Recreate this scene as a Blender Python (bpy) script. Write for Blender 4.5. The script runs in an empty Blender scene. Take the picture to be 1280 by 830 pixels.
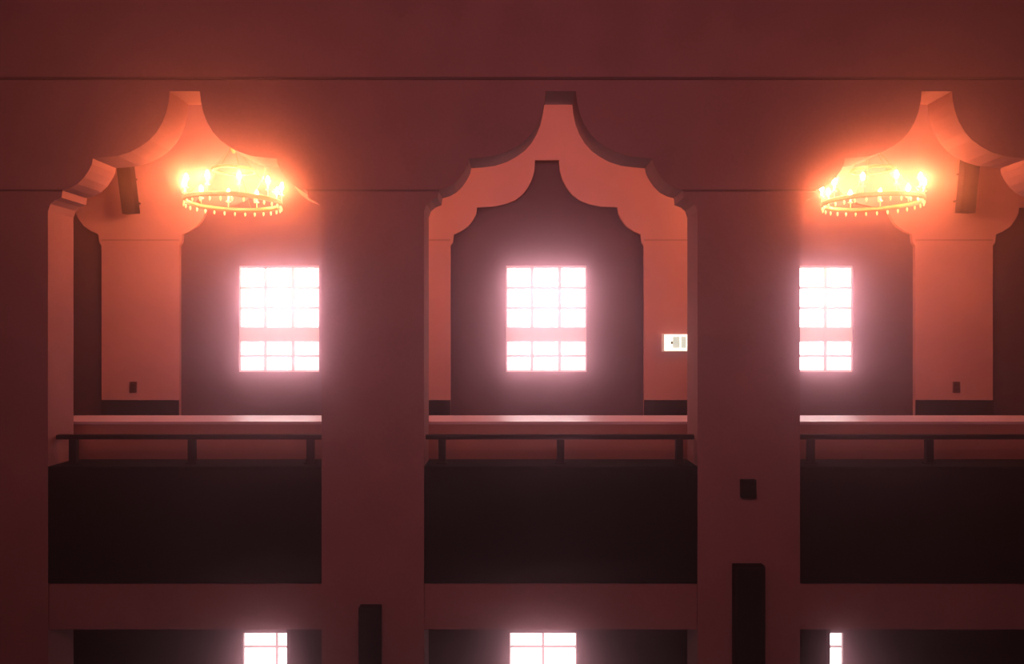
import bpy, bmesh, math, random
from mathutils import Vector, Matrix
random.seed(4)
S = bpy.context.scene
C = S.collection
F = 912.0; EX, EY, EZ = 638.0, 421.0, 9.0        # focal length (px of 1280), eye pixel, eye height
PI = math.pi

# ---------------------------------------------------------------- measuring
def X(px, d): return (px-EX)*d/F
def Z(py, d): return EZ-(py-EY)*d/F
DA = 12.0            # hall face of the arcade wall
TA = 0.70            # its thickness
DB = 16.44           # gallery outer wall face
DC = 16.54           # back of its niches
BAYA = [X(231,DA), X(701,DA), X(1171,DA)]
NP = X(684+339,DB)-X(684,DB)
NICHE = [X(684,DB)+k*NP for k in (-2,-1,0,1,2)]
XL, XR = -11.5, 13.0
YBACK = -4.0
ZTOP = 16.6

# ---------------------------------------------------------------- materials
def mat(name, col, rough=0.8, var=0.12, scale=3.0, metal=0.0, bump=0.0, emit=None, es=0.0, stretch=(1,1,1)):
    m = bpy.data.materials.new(name); m.use_nodes = True
    nt = m.node_tree; n = nt.nodes; l = nt.links
    b = n['Principled BSDF']
    b.inputs['Roughness'].default_value = rough
    b.inputs['Metallic'].default_value = metal
    tc = n.new('ShaderNodeTexCoord'); mp = n.new('ShaderNodeMapping'); mp.inputs['Scale'].default_value = stretch
    l.new(tc.outputs['Object'], mp.inputs['Vector'])
    nz = n.new('ShaderNodeTexNoise'); nz.inputs['Scale'].default_value = scale; nz.inputs['Detail'].default_value = 6
    l.new(mp.outputs['Vector'], nz.inputs['Vector'])
    cr = n.new('ShaderNodeValToRGB')
    cr.color_ramp.elements[0].position = 0.3; cr.color_ramp.elements[1].position = 0.7
    cr.color_ramp.elements[0].color = tuple(c*(1-var) for c in col)+(1,)
    cr.color_ramp.elements[1].color = tuple(min(1,c*(1+var)) for c in col)+(1,)
    b.inputs['Specular IOR Level'].default_value = 0.05 if rough > 0.89 else 0.5
    nf = n.new('ShaderNodeTexNoise'); nf.inputs['Scale'].default_value = scale*18; nf.inputs['Detail'].default_value = 3
    l.new(mp.outputs['Vector'], nf.inputs['Vector'])
    mx = n.new('ShaderNodeMix'); mx.inputs['Factor'].default_value = 0.45
    l.new(nz.outputs['Fac'], mx.inputs['A']); l.new(nf.outputs['Fac'], mx.inputs['B'])
    l.new(mx.outputs['Result'], cr.inputs['Fac']); l.new(cr.outputs['Color'], b.inputs['Base Color'])
    if bump:
        bp = n.new('ShaderNodeBump'); bp.inputs['Strength'].default_value = bump; bp.inputs['Distance'].default_value = 0.01
        n2 = n.new('ShaderNodeTexNoise'); n2.inputs['Scale'].default_value = scale*14; n2.inputs['Detail'].default_value = 4
        l.new(tc.outputs['Object'], n2.inputs['Vector']); l.new(n2.outputs['Fac'], bp.inputs['Height'])
        l.new(bp.outputs['Normal'], b.inputs['Normal'])
    if emit:
        b.inputs['Emission Color'].default_value = tuple(emit)+(1,)
        b.inputs['Emission Strength'].default_value = es
    return m

M = dict(
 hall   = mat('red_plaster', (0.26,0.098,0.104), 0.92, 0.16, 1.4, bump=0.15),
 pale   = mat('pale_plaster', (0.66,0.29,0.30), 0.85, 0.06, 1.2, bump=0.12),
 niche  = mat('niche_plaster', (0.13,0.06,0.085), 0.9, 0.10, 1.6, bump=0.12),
 dado   = mat('dark_dado', (0.018,0.008,0.008), 0.95, 0.15, 4),
 groove = mat('dark_moulding', (0.10,0.03,0.035), 0.8, 0.1, 4),  # plain dark colour for the string courses
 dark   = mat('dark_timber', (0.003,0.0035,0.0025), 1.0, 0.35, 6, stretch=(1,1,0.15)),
 under  = mat('shaded_plaster', (0.05,0.025,0.027), 0.9, 0.1, 2),  # shade under the gallery put into a dark base colour
 rail   = mat('dark_rail_paint', (0.018,0.009,0.009), 0.92, 0.2, 8),
 ledge  = mat('ledge_paint', (0.62,0.33,0.36), 0.42, 0.08, 3),
 low    = mat('low_wall_plaster', (0.40,0.13,0.10), 0.85, 0.12, 2),
 floor  = mat('hall_floor', (0.10,0.05,0.04), 0.6, 0.2, 2),
 ceil   = mat('ceiling_plaster', (0.34,0.14,0.14), 0.9, 0.1, 1),
 frame  = mat('window_frame_glow', (0.75,0.62,0.60), 0.5, 0.05, 5, emit=(1.0,0.66,0.64), es=0.3),  # emission lightens the bars, imitating window glare
 pane   = mat('daylit_glass', (0.9,0.9,0.9), 0.2, 0.02, 2, emit=(1.0,0.93,0.94), es=11.5),
 plowp  = mat('daylit_glass_low', (0.9,0.9,0.9), 0.2, 0.02, 2, emit=(1.0,0.97,0.95), es=5.0),
 flow   = mat('window_frame_low', (0.7,0.5,0.5), 0.5, 0.05, 5, emit=(1.0,0.72,0.70), es=0.6),  # lower frames glow too, glare put in as emission
 brass  = mat('brass', (0.45,0.22,0.10), 0.5, 0.1, 9, metal=1.0),
 candle = mat('candle_sleeve', (0.85,0.7,0.5), 0.5, 0.05, 9, emit=(1.0,0.55,0.25), es=0.8),  # sleeve glows by emission, as if lit by its bulb
 bulb   = mat('lit_bulb', (1,0.9,0.7), 0.3, 0.02, 9, emit=(1.0,0.38,0.12), es=950.0),
 crystal= mat('crystal', (1.0,0.8,0.6), 0.08, 0.03, 9, emit=(1.0,0.55,0.28), es=0.9),  # lamplight caught by the drops is put in as emission
 spk    = mat('speaker_cabinet', (0.012,0.006,0.005), 0.95, 0.2, 10),
 grille = mat('speaker_grille', (0.016,0.008,0.006), 0.95, 0.35, 60),
 sock   = mat('socket_plastic', (0.16,0.05,0.045), 0.5, 0.1, 8),
 sockd  = mat('socket_recess', (0.05,0.02,0.02), 0.5, 0.1, 8),
 signh  = mat('sign_housing', (0.7,0.5,0.45), 0.5, 0.05, 8, emit=(1.0,0.62,0.48), es=0.35),  # emission on the casing stands in for light from the face
 signp  = mat('lit_sign_face', (0.9,0.92,0.8), 0.4, 0.03, 8, emit=(0.96,1.0,0.80), es=2.2),
 signg  = mat('sign_pictogram', (0.6,0.85,0.7), 0.4, 0.03, 8, emit=(0.70,0.92,0.78), es=0.85),
 signd  = mat('sign_mark', (0.2,0.2,0.1), 0.5, 0.03, 8),
)

# ---------------------------------------------------------------- mesh helpers
def box(bm, x0,x1,y0,y1,z0,z1, bevel=0.0):
    b = bmesh.new() if bevel else bm
    v = [b.verts.new((x,y,z)) for x in (x0,x1) for y in (y0,y1) for z in (z0,z1)]
    for f in ((0,1,3,2),(4,6,7,5),(0,4,5,1),(2,3,7,6),(0,2,6,4),(1,5,7,3)):
        b.faces.new([v[i] for i in f])
    if bevel:
        bmesh.ops.bevel(b, geom=list(b.edges), offset=bevel, segments=2, affect='EDGES', profile=0.5)
        tmp = bpy.data.meshes.new('t'); b.to_mesh(tmp); b.free(); bm.from_mesh(tmp); bpy.data.meshes.remove(tmp)
def lathe(bm, prof, seg=16, cx=0, cy=0, cz=0):
    rings = []
    for r,z in prof:
        rings.append([bm.verts.new((cx+r*math.cos(2*PI*i/seg), cy+r*math.sin(2*PI*i/seg), cz+z)) for i in range(seg)])
    for a,b in zip(rings, rings[1:]):
        for i in range(seg):
            bm.faces.new((a[i],a[(i+1)%seg],b[(i+1)%seg],b[i]))
    bm.faces.new(rings[0][::-1]); bm.faces.new(rings[-1])
def torus(bm, R, w, h, seg=64, cz=0.0, mid=0.012):
    prof = [(R-w,-h),(R+w,-h),(R+w+mid,-h*0.4),(R+w,0),(R+w+mid,h*0.4),(R+w,h),(R-w,h)]
    rings = [[bm.verts.new((r*math.cos(2*PI*i/seg), r*math.sin(2*PI*i/seg), cz+z)) for r,z in prof] for i in range(seg)]
    k = len(prof)
    for i in range(seg):
        a, b = rings[i], rings[(i+1)%seg]
        for j in range(k):
            bm.faces.new((a[j],b[j],b[(j+1)%k],a[(j+1)%k]))
def tube(bm, p, q, r, seg=8):
    p, q = Vector(p), Vector(q); d = (q-p).normalized()
    u = d.cross(Vector((0,0,1)) if abs(d.z)<0.9 else Vector((1,0,0))).normalized(); w = d.cross(u)
    A = [bm.verts.new(p+u*math.cos(2*PI*i/seg)*r+w*math.sin(2*PI*i/seg)*r) for i in range(seg)]
    B = [bm.verts.new(q+u*math.cos(2*PI*i/seg)*r+w*math.sin(2*PI*i/seg)*r) for i in range(seg)]
    for i in range(seg): bm.faces.new((A[i],A[(i+1)%seg],B[(i+1)%seg],B[i]))
    bm.faces.new(A[::-1]); bm.faces.new(B)
def obj(name, bm, m, parent=None, smooth=False, loc=None):
    bmesh.ops.recalc_face_normals(bm, faces=list(bm.faces))
    me = bpy.data.meshes.new(name); bm.to_mesh(me); bm.free()
    me.materials.append(m)
    if smooth:
        for p in me.polygons: p.use_smooth = True
    o = bpy.data.objects.new(name, me); C.objects.link(o)
    if parent: o.parent = parent
    if loc: o.location = loc
    return o
def struct(o): o['kind'] = 'structure'; return o
def tag(o, label, cat, group=None):
    o['label'] = label; o['category'] = cat
    if group: o['group'] = group
    return o
def thing(name, label, cat, loc, group=None):
    o = bpy.data.objects.new(name, None); C.objects.link(o); o.location = loc
    o.empty_display_size = 0.1
    return tag(o, label, cat, group)

# ---------------------------------------------------------------- arcade walls
def outline(center, half, d):       # half: (offset px, y px) from the middle outwards
    pts = [(center - o*d/F, Z(y,d)) for o,y in reversed(half)] + [(center + o*d/F, Z(y,d)) for o,y in half[1:]]
    return pts
def arcade(bm, outs, zbots, x0, x1, ztop, y0, y1, zbase=0.0):
    """wall x0..x1, from z=0 up to ztop, pierced by the given outlines; zbots = sill heights"""
    xs = x0
    for o, zb in zip(outs, zbots):
        xa, xb = o[0][0], o[-1][0]
        box(bm, xs, xa, y0, y1, zbase, ztop)
        if zb > zbase: box(bm, xa, xb, y0, y1, zbase, zb)
        full = [(xa, zb)] + o + [(xb, zb)]
        for (ax,az),(bx,bz) in zip(full, full[1:]):
            # the upright jambs at both ends are already the sides of the piers
            if abs(ax-bx) > 1e-6 or (ax,az) not in (full[0], full[-2]):
                bm.faces.new([bm.verts.new(c) for c in ((ax,y0,az),(bx,y0,bz),(bx,y1,bz),(ax,y1,az))])
            if abs(ax-bx) > 1e-6:
                for y in (y0,y1):
                    bm.faces.new([bm.verts.new(c) for c in ((ax,y,az),(bx,y,bz),(bx,y,ztop),(ax,y,ztop))])
        xs = xb
    box(bm, xs, x1, y0, y1, zbase, ztop)

HA = [(0,114),(19,114),(20,126),(23,140),(28,153),(35,165),(44,175),(55,183),(68,190),(84,195),(100,197),(115,198),
      (116,205),(120,213),(126,222),(134,230),(143,235),(153,238),(154,247),(162,250),(168,255),(171,264)]
HB = [(0,200),(15,200),(16,213),(19,224),(24,234),(31,243),(40,250),(52,255),(66,258),(88,259),
      (89,267),(93,275),(99,283),(108,289),(117,293),(118,303),(121,307)]

bm = bmesh.new()
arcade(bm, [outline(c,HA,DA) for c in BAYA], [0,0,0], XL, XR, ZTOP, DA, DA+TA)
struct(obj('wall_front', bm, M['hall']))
ZNB = Z(560, DB)
bm = bmesh.new()
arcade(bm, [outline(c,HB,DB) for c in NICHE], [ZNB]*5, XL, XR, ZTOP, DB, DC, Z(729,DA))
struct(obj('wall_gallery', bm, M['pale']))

# back of niches with window openings
WU = [(-51,333),(51,464)]          # upper window opening, px about its centre
WUX = [X(348.5,DC), X(683,DC), X(1016.5,DC)]
WLX = [X(345,DC), X(679,DC), X(1013,DC)]
def px(v, d): return v*d/F
zu0, zu1 = Z(465,DC), Z(332,DC)
zl0, zl1 = Z(940,DC), Z(791,DC)
hu, hl = px(50.5,DC), px(42,DC)
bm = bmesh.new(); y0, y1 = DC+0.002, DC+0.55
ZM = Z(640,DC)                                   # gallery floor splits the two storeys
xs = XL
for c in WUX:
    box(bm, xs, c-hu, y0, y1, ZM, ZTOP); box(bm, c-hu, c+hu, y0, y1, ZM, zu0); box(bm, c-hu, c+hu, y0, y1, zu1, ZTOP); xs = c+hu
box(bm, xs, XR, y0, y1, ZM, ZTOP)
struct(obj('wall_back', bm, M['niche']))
bm = bmesh.new(); xs = XL
yl0 = DC+0.002
for c in WLX:
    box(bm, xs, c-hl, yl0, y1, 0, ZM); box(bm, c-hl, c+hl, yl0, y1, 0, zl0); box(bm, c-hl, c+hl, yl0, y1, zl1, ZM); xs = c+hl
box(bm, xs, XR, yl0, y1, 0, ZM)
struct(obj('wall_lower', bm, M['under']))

# ---------------------------------------------------------------- windows
def window(n, cx, hw, z0, z1, cols, rows, fm, pm, bar):
    """cols / rows: bar positions as (x0,x1) / (z0,z1) relative spans of solid frame"""
    d0 = DC+0.06
    fr = bmesh.new()
    for a,b in cols: box(fr, cx+a, cx+b, d0, d0+0.06, z0, z1)
    for a,b in rows: box(fr, cx-hw, cx+hw, d0+0.004, d0+0.056, a, b)
    root = struct(obj('window_%d'%n, fr, fm))
    pb = bmesh.new(); box(pb, cx-hw, cx+hw, d0+0.03, d0+0.036, z0, z1)
    obj('pane', pb, pm, root)
    return root
for i,c in enumerate(WUX):
    p = lambda v: px(v, DC)
    cols = [(-p(50.5),-p(48.5)), (-p(20.1),-p(15.7)), (p(14.5),p(19.0)), (p(48.5),p(50.5))]
    zz = lambda y: Z(y, DC)
    rows = [(zu0, zz(462.5)), (zz(446.8),zz(443.2)), (zz(427.5),zz(408.5)), (zz(386.8),zz(382.9)), (zz(361.4),zz(357.5)), (zz(335),zu1)]
    window(i+1, c, hu, zu0, zu1, cols, rows, M['frame'], M['pane'], 0)
for i,c in enumerate(WLX):
    p = lambda v: px(v, DC)
    cols = [(-p(42),-p(40.5)), (-p(1.7),p(1.7)), (p(40.5),p(42))]
    rows = [(zl0, zl0+0.05), (zz(811.4),zz(808.2)), (zz(793),zl1), (zz(868),zz(860)), (zz(905),zz(903))]
    window(i+4, c, hl, zl0, zl1, cols, rows, M['flow'], M['plowp'], 0)

# ---------------------------------------------------------------- room shell
bm = bmesh.new(); box(bm, XL, XR, YBACK, DC+0.55, -0.2, 0); struct(obj('floor', bm, M['floor']))
bm = bmesh.new(); box(bm, XL, XR, YBACK, DC+0.55, ZTOP, ZTOP+0.2); struct(obj('ceiling', bm, M['ceil']))
bm = bmesh.new(); box(bm, XL-0.2, XL, YBACK, DC+0.55, -0.2, ZTOP+0.2); struct(obj('wall_left', bm, M['hall']))
bm = bmesh.new(); box(bm, XR, XR+0.2, YBACK, DC+0.55, -0.2, ZTOP+0.2); struct(obj('wall_right', bm, M['hall']))
bm = bmesh.new(); box(bm, XL-0.2, XR+0.2, YBACK-0.2, YBACK, -0.2, ZTOP+0.2); struct(obj('wall_rear', bm, M['hall']))
# gallery slab, stepped tier behind the railings
ZSB = Z(729, DA); ZGF = 6.0
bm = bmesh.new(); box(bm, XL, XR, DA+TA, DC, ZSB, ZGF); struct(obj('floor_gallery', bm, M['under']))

# ledge running the length of the gallery: low wall with pale coping
DL0, DL1 = 13.3, 14.35
ZL = Z(527, DL0)
bm = bmesh.new(); box(bm, XL, XR, DL0+0.03, DL1-0.03, ZGF, ZL-0.05); struct(obj('wall_low', bm, M['low']))
bm = bmesh.new(); box(bm, XL, XR, DL0, DL1, ZL-0.05, ZL); struct(obj('trim_1', bm, M['ledge']))
# dado at the foot of the piers of the gallery wall
n = 2
edges = [XL] + [v for c in NICHE for v in (c-px(121,DB), c+px(121,DB))] + [XR]
for a,b in zip(edges[0::2], edges[1::2]):
    bm = bmesh.new(); box(bm, a, b, DB-0.03, DB, ZGF, Z(500,DB)); struct(obj('baseboard_%d'%(n-1), bm, M['dado']))
    n += 1
n = 2
for a,b in zip(edges[0::2], edges[1::2]):
    bm = bmesh.new(); box(bm, a, b, DB-0.006, DB, Z(301,DB), Z(299.2,DB)); struct(obj('trim_%d'%n, bm, mat('joint_%d'%n,(0.42,0.17,0.14)))); n += 1
# string courses on the hall face
bm = bmesh.new(); box(bm, XL, XR, DA-0.02, DA, Z(100,DA), Z(96.5,DA)); struct(obj('trim_%d'%n, bm, M['groove'])); n += 1
ed = [XL] + [v for c in BAYA for v in (c-px(152,DA), c+px(152,DA))] + [XR]
for a,b in zip(ed[0::2], ed[1::2]):
    bm = bmesh.new(); box(bm, a, b, DA-0.015, DA, Z(239.2,DA), Z(236.8,DA)); struct(obj('trim_%d'%n, bm, M['groove'])); n += 1
# beams under the gallery front, one per bay
H = px(171,DA)
for c in BAYA:
    bm = bmesh.new(); box(bm, c-H, c+H, DA+0.04, DA+TA, Z(788,DA), ZSB-0.0); struct(obj('trim_%d'%n, bm, M['hall'])); n += 1

# ---------------------------------------------------------------- gallery fronts and railings
where = ['in the left bay', 'in the central bay', 'in the right bay']
ZP = Z(583, DA)
for c,w in zip(BAYA, where):
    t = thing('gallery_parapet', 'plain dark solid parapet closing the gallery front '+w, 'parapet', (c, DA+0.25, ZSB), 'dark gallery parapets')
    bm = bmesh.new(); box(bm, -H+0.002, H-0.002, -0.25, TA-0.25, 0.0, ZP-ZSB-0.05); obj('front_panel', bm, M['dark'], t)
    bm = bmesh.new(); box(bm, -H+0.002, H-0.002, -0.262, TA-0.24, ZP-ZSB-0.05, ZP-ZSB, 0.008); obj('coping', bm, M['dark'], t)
for c,w in zip(BAYA, where):
    dr = DA+0.25; t = thing('railing', 'low dark rail on short posts above the parapet '+w, 'railing', (c, dr, ZP), 'dark handrails on the parapets')
    zr = Z(549, dr); zt = Z(543, dr)
    bm = bmesh.new(); box(bm, -H+0.002, H-0.002, -0.05, 0.05, zr-ZP, zt-ZP, 0.012); obj('top_rail', bm, M['rail'], t)
    for k in (-1,0,1):
        xk = k*px(148,dr) + px(1,dr)
        bm = bmesh.new(); hw = px(4.5,dr)
        box(bm, xk-hw, xk+hw, -0.045, 0.045, 0.0, zr-ZP-0.0, 0.006)
        box(bm, xk-hw*1.5, xk+hw*1.5, -0.06, 0.06, 0.0, 0.03)
        obj('post', bm, M['rail'], t)

# narrow dark screens beside the pillars at the foot of the arcade
ds = DA+TA-0.1
scr = [(0,1,'in the left lower opening, hiding the right part of its window'),
       (2,-1,'in the right lower opening, hiding most of its window')]
for b,s,w in scr:
    xe = BAYA[b]+s*H; wd = px(54 if b!=1 else 50,ds)
    x0,x1 = sorted((xe, xe-s*wd)); zt = Z(788,DA)
    t = thing('screen_panel', 'upright dark screen '+w, 'screen', ((x0+x1)/2, ds, 0), 'dark screens under the gallery')
    h = (x1-x0)/2
    bm = bmesh.new()
    box(bm,-h,-h+0.07,-0.03,0.03,0,zt); box(bm,h-0.07,h,-0.03,0.03,0,zt); box(bm,-h+0.07,h-0.07,-0.03,0.03,zt-0.1,zt); box(bm,-h+0.07,h-0.07,-0.03,0.03,0,0.12)
    obj('frame', bm, M['dark'], t)
    bm = bmesh.new(); box(bm,-h+0.07,h-0.07,-0.012,0.012,0.12,zt-0.1); obj('infill', bm, M['dark'], t)

# ---------------------------------------------------------------- boxes on the hall pillars
def wall_box(x0,x1,y0,y1,dep,label):
    xa,xb = X(x0,DA-dep), X(x1,DA-dep); za,zb = Z(y1,DA-dep), Z(y0,DA-dep)
    t = thing('wall_box', label, 'wall box', ((xa+xb)/2, DA, za))
    h=(xb-xa)/2; H_=zb-za
    bm=bmesh.new(); box(bm,-h,h,-dep,0,0,H_,0.012); obj('case', bm, M['spk'], t)
    bm=bmesh.new(); box(bm,-h*0.82,h*0.82,-dep-0.008,-dep+0.002,0.05 if H_>0.6 else 0.03,H_-(0.05 if H_>0.6 else 0.03)); obj('front_cover', bm, M['dark'], t)
wall_box(448,475,760,858,0.18,'tall narrow dark box fixed to the pillar left of the central bay')
wall_box(919,957,708,860,0.18,'tall dark box low on the pillar right of the central bay')
wall_box(927,946,600,623,0.10,'small dark box on the right pillar, level with the dark parapet')

# ---------------------------------------------------------------- gallery loudspeakers
def speaker(cx, cy, hpx, wpx, tilt, label):
    d = 15.95; h=px(hpx,d); w=px(wpx,d)
    t = thing('loudspeaker', label, 'loudspeaker', (X(cx,d), d, Z(cy,d)), 'column loudspeakers in the gallery')
    t.rotation_euler = (math.radians(5), tilt, 0)
    bm=bmesh.new(); box(bm,-w/2,w/2,-0.1,0.12,-h/2,h/2,0.015); obj('cabinet', bm, M['spk'], t)
    bm=bmesh.new(); box(bm,-w*0.4,w*0.4,-0.112,-0.1,-h*0.46,h*0.46,0.004); obj('grille', bm, M['grille'], t)
    bm=bmesh.new(); tube(bm,(0,0.12,h*0.25),(0,0.44,h*0.25),0.02); tube(bm,(0,0.12,-h*0.25),(0,0.475,-h*0.25),0.02)
    box(bm,-0.05,0.05,0.11,0.13,-h*0.32,h*0.32)
    obj('bracket', bm, M['rail'], t)
speaker(160,236.5,61,17,-math.radians(4.5),'tall narrow dark loudspeaker on the pale wall left of the left chandelier')
speaker(1210,232,68,19,math.radians(2.5),'tall narrow dark loudspeaker on the pale wall right of the right chandelier')

# ---------------------------------------------------------------- sockets
for cx,w in ((167,'left'),(1195,'right')):
    x = X(cx,DB); z = Z(484,DB)
    t = thing('wall_socket','small dark wall outlet low on the %smost pale pier' % w,'wall outlet',(x,DB,z),'outlets on the pale piers')
    a=px(4.6,DB); b=px(7,DB)
    bm=bmesh.new(); box(bm,-a,a,-0.03,0,-b,b,0.008); obj('cover_plate', bm, M['sock'], t)
    bm=bmesh.new(); box(bm,-a*0.55,a*0.55,-0.034,-0.028,-b*0.6,-b*0.1); box(bm,-a*0.55,a*0.55,-0.034,-0.028,b*0.1,b*0.6); obj('outlet', bm, M['sockd'], t)

# ---------------------------------------------------------------- lit sign
d = DB-0.16
t = thing('lit_sign','small glowing white sign box on the pale pier right of the central window','sign',(X(844.8,d),DB,Z(428.3,d)))
a=px(15.5,d); b=px(10.8,d)
bm=bmesh.new(); box(bm,-a-0.01,a+0.01,-0.16,0,-b-0.01,b+0.01,0.01); obj('housing', bm, M['signh'], t)
bm=bmesh.new(); box(bm,-a*0.93,a*0.97,-0.166,-0.158,-b*0.94,b*0.94); f=obj('face', bm, M['signp'], t)
bm=bmesh.new(); box(bm,-a*0.25,a*0.30,-0.169,-0.165,-b*0.6,b*0.7); box(bm,a*0.42,a*0.82,-0.169,-0.165,-b*0.6,b*0.7); obj('pictogram', bm, M['signg'], f)
bm=bmesh.new(); lathe(bm,[(0.02,-0.03),(0.026,0),(0.02,0.03)],8,-a*0.33,-0.165,0); obj('mark', bm, M['signd'], f)

# ---------------------------------------------------------------- chandeliers
DH = 14.1; RH = px(58,DH)
ZH = EZ + px(421-253,DH); ZBULB = EZ + px(421-231,DH)
GCEIL = ZTOP
def chandelier(cx, phase, label):
    t = thing('chandelier', label, 'chandelier', (X(cx,DH), DH, ZH), 'ring chandeliers in the gallery')
    bm=bmesh.new(); torus(bm, RH-0.01, 0.018, 0.045); obj('hoop', bm, M['brass'], t, True)
    bm=bmesh.new(); torus(bm, RH*0.42, 0.012, 0.03, 40, 0.62); obj('upper_ring', bm, M['brass'], t, True)
    bm=bmesh.new()
    lathe(bm,[(0.02,0.95),(0.07,1.0),(0.09,1.1),(0.05,1.2),(0.02,1.26),(0.016,1.3),(0.016,GCEIL-ZH-0.12),(0.10,GCEIL-ZH-0.10),(0.13,GCEIL-ZH)],20)
    obj('stem', bm, M['brass'], t, True)
    for k in range(5):
        a = 2*PI*k/5+0.3
        bm=bmesh.new(); c,s=math.cos(a),math.sin(a)
        tube(bm,(c*RH,s*RH,0.04),(c*RH*0.43,s*RH*0.43,0.62),0.006)
        tube(bm,(c*RH*0.43,s*RH*0.43,0.62),(c*0.06,s*0.06,1.05),0.006)
        obj('chain', bm, M['brass'], t, True)
    hb = ZBULB-ZH
    first = None
    for k in range(10):
        a = math.radians(phase)+2*PI*k/10
        if first is None:
            bm=bmesh.new(); lathe(bm,[(0.009,0.04),(0.009,hb-0.20),(0.045,hb-0.185),(0.05,hb-0.17),(0.02,hb-0.16),(0.02,hb-0.07),(0.024,hb-0.065)],14)
            cn = obj('candle', bm, M['candle'], t, True)
            bm=bmesh.new(); lathe(bm,[(0.012,-0.065),(0.03,-0.04),(0.036,-0.01),(0.027,0.03),(0.012,0.06),(0.004,0.075)],14,0,0,hb)
            bb = obj('bulb', bm, M['bulb'], cn, True); first=(cn,bb)
        else:
            cn = first[0].copy(); C.objects.link(cn); cn.parent = t
            bb = first[1].copy(); C.objects.link(bb); bb.parent = cn
        cn.location = (RH*math.cos(a), RH*math.sin(a), 0)
    cd = None
    for k in range(28):
        a = 2*PI*k/28+0.11
        if cd is None:
            bm=bmesh.new(); lathe(bm,[(0.006,-0.045),(0.018,-0.06),(0.022,-0.085),(0.012,-0.12),(0.003,-0.13)],6); cd = o = obj('crystal_drop', bm, M['crystal'], t)
        else:
            o = cd.copy(); C.objects.link(o); o.parent = t
        o.location = ((RH-0.01)*math.cos(a),(RH-0.01)*math.sin(a),0)
CH = [(292,9),(1090,18)]
chandelier(292,9,'lit ring chandelier with candle bulbs glowing in the left arch')
chandelier(1090,18,'lit ring chandelier with candle bulbs glowing in the right arch')

# ---------------------------------------------------------------- lights
def light(kind, name, loc, e, col, size=0.3, rot=None, sy=None):
    L = bpy.data.lights.new(name, kind); L.energy = e; L.color = col
    if kind=='AREA':
        L.size = size
        if sy: L.shape='RECTANGLE'; L.size_y=sy
    else: L.shadow_soft_size = size
    o = bpy.data.objects.new(name, L); o.location = loc
    if rot: o.rotation_euler = rot
    C.objects.link(o); return o
for cx,_ in CH:
    light('POINT','chandelier_light',(X(cx,DH),DH,ZBULB+0.05),50,(1.0,0.38,0.18),0.45)
# gallery ceiling wash and hall ambience
for c in BAYA:
    light('AREA','gallery_wash',(c,DA+TA+1.2,14.4),55,(1.0,0.48,0.45),3.2,(math.radians(28),0,0),1.0)
light('AREA','hall_wash',(0,0.5,13.0),900,(1.0,0.55,0.54),14,(math.radians(86),0,0),3)

# ---------------------------------------------------------------- added scattering volume, imitates halation around windows and bulbs
W = bpy.data.worlds.new('World'); S.world = W; W.use_nodes = True
nt = W.node_tree; nd = nt.nodes; lk = nt.links; nd.clear()
out = nd.new('ShaderNodeOutputWorld')
bg = nd.new('ShaderNodeBackground'); bg.inputs['Color'].default_value=(0.9,0.95,1,1); bg.inputs['Strength'].default_value=1.0
lk.new(bg.outputs[0], out.inputs['Surface'])
sc = []
for dens, g, col in ((0.022, 0.97, (1.0,0.50,0.60)), (0.006, 0.90, (1.0,0.40,0.45)), (0.001, 0.7, (1.0,0.30,0.32))):
    vs = nd.new('ShaderNodeVolumeScatter'); vs.inputs['Color'].default_value = col+(1,)
    vs.inputs['Density'].default_value = dens; vs.inputs['Anisotropy'].default_value = g
    sc.append(vs)
    va = nd.new('ShaderNodeVolumeAbsorption'); va.inputs['Color'].default_value = col+(1,); va.inputs['Density'].default_value = dens
    sc.append(va)
sh = sc[0].outputs[0]
for v in sc[1:]:
    ad = nd.new('ShaderNodeAddShader'); lk.new(sh, ad.inputs[0]); lk.new(v.outputs[0], ad.inputs[1]); sh = ad.outputs[0]
lk.new(sh, out.inputs['Volume'])

# ---------------------------------------------------------------- camera
cam = bpy.data.cameras.new('Camera'); co = bpy.data.objects.new('Camera', cam); C.objects.link(co)
co.location = (0,0,EZ); co.rotation_euler = (PI/2,0,0)
cam.sensor_width = 36; cam.lens = 36*F/1280
cam.shift_x = (640-EX)/1280; cam.shift_y = (EY-415)/1280
S.camera = co
S.view_settings.view_transform = 'Standard'; S.view_settings.look = 'None'
S.view_settings.exposure = 0; S.view_settings.gamma = 1
S.cycles.max_bounces = 5; S.cycles.diffuse_bounces = 3; S.cycles.volume_bounces = 0
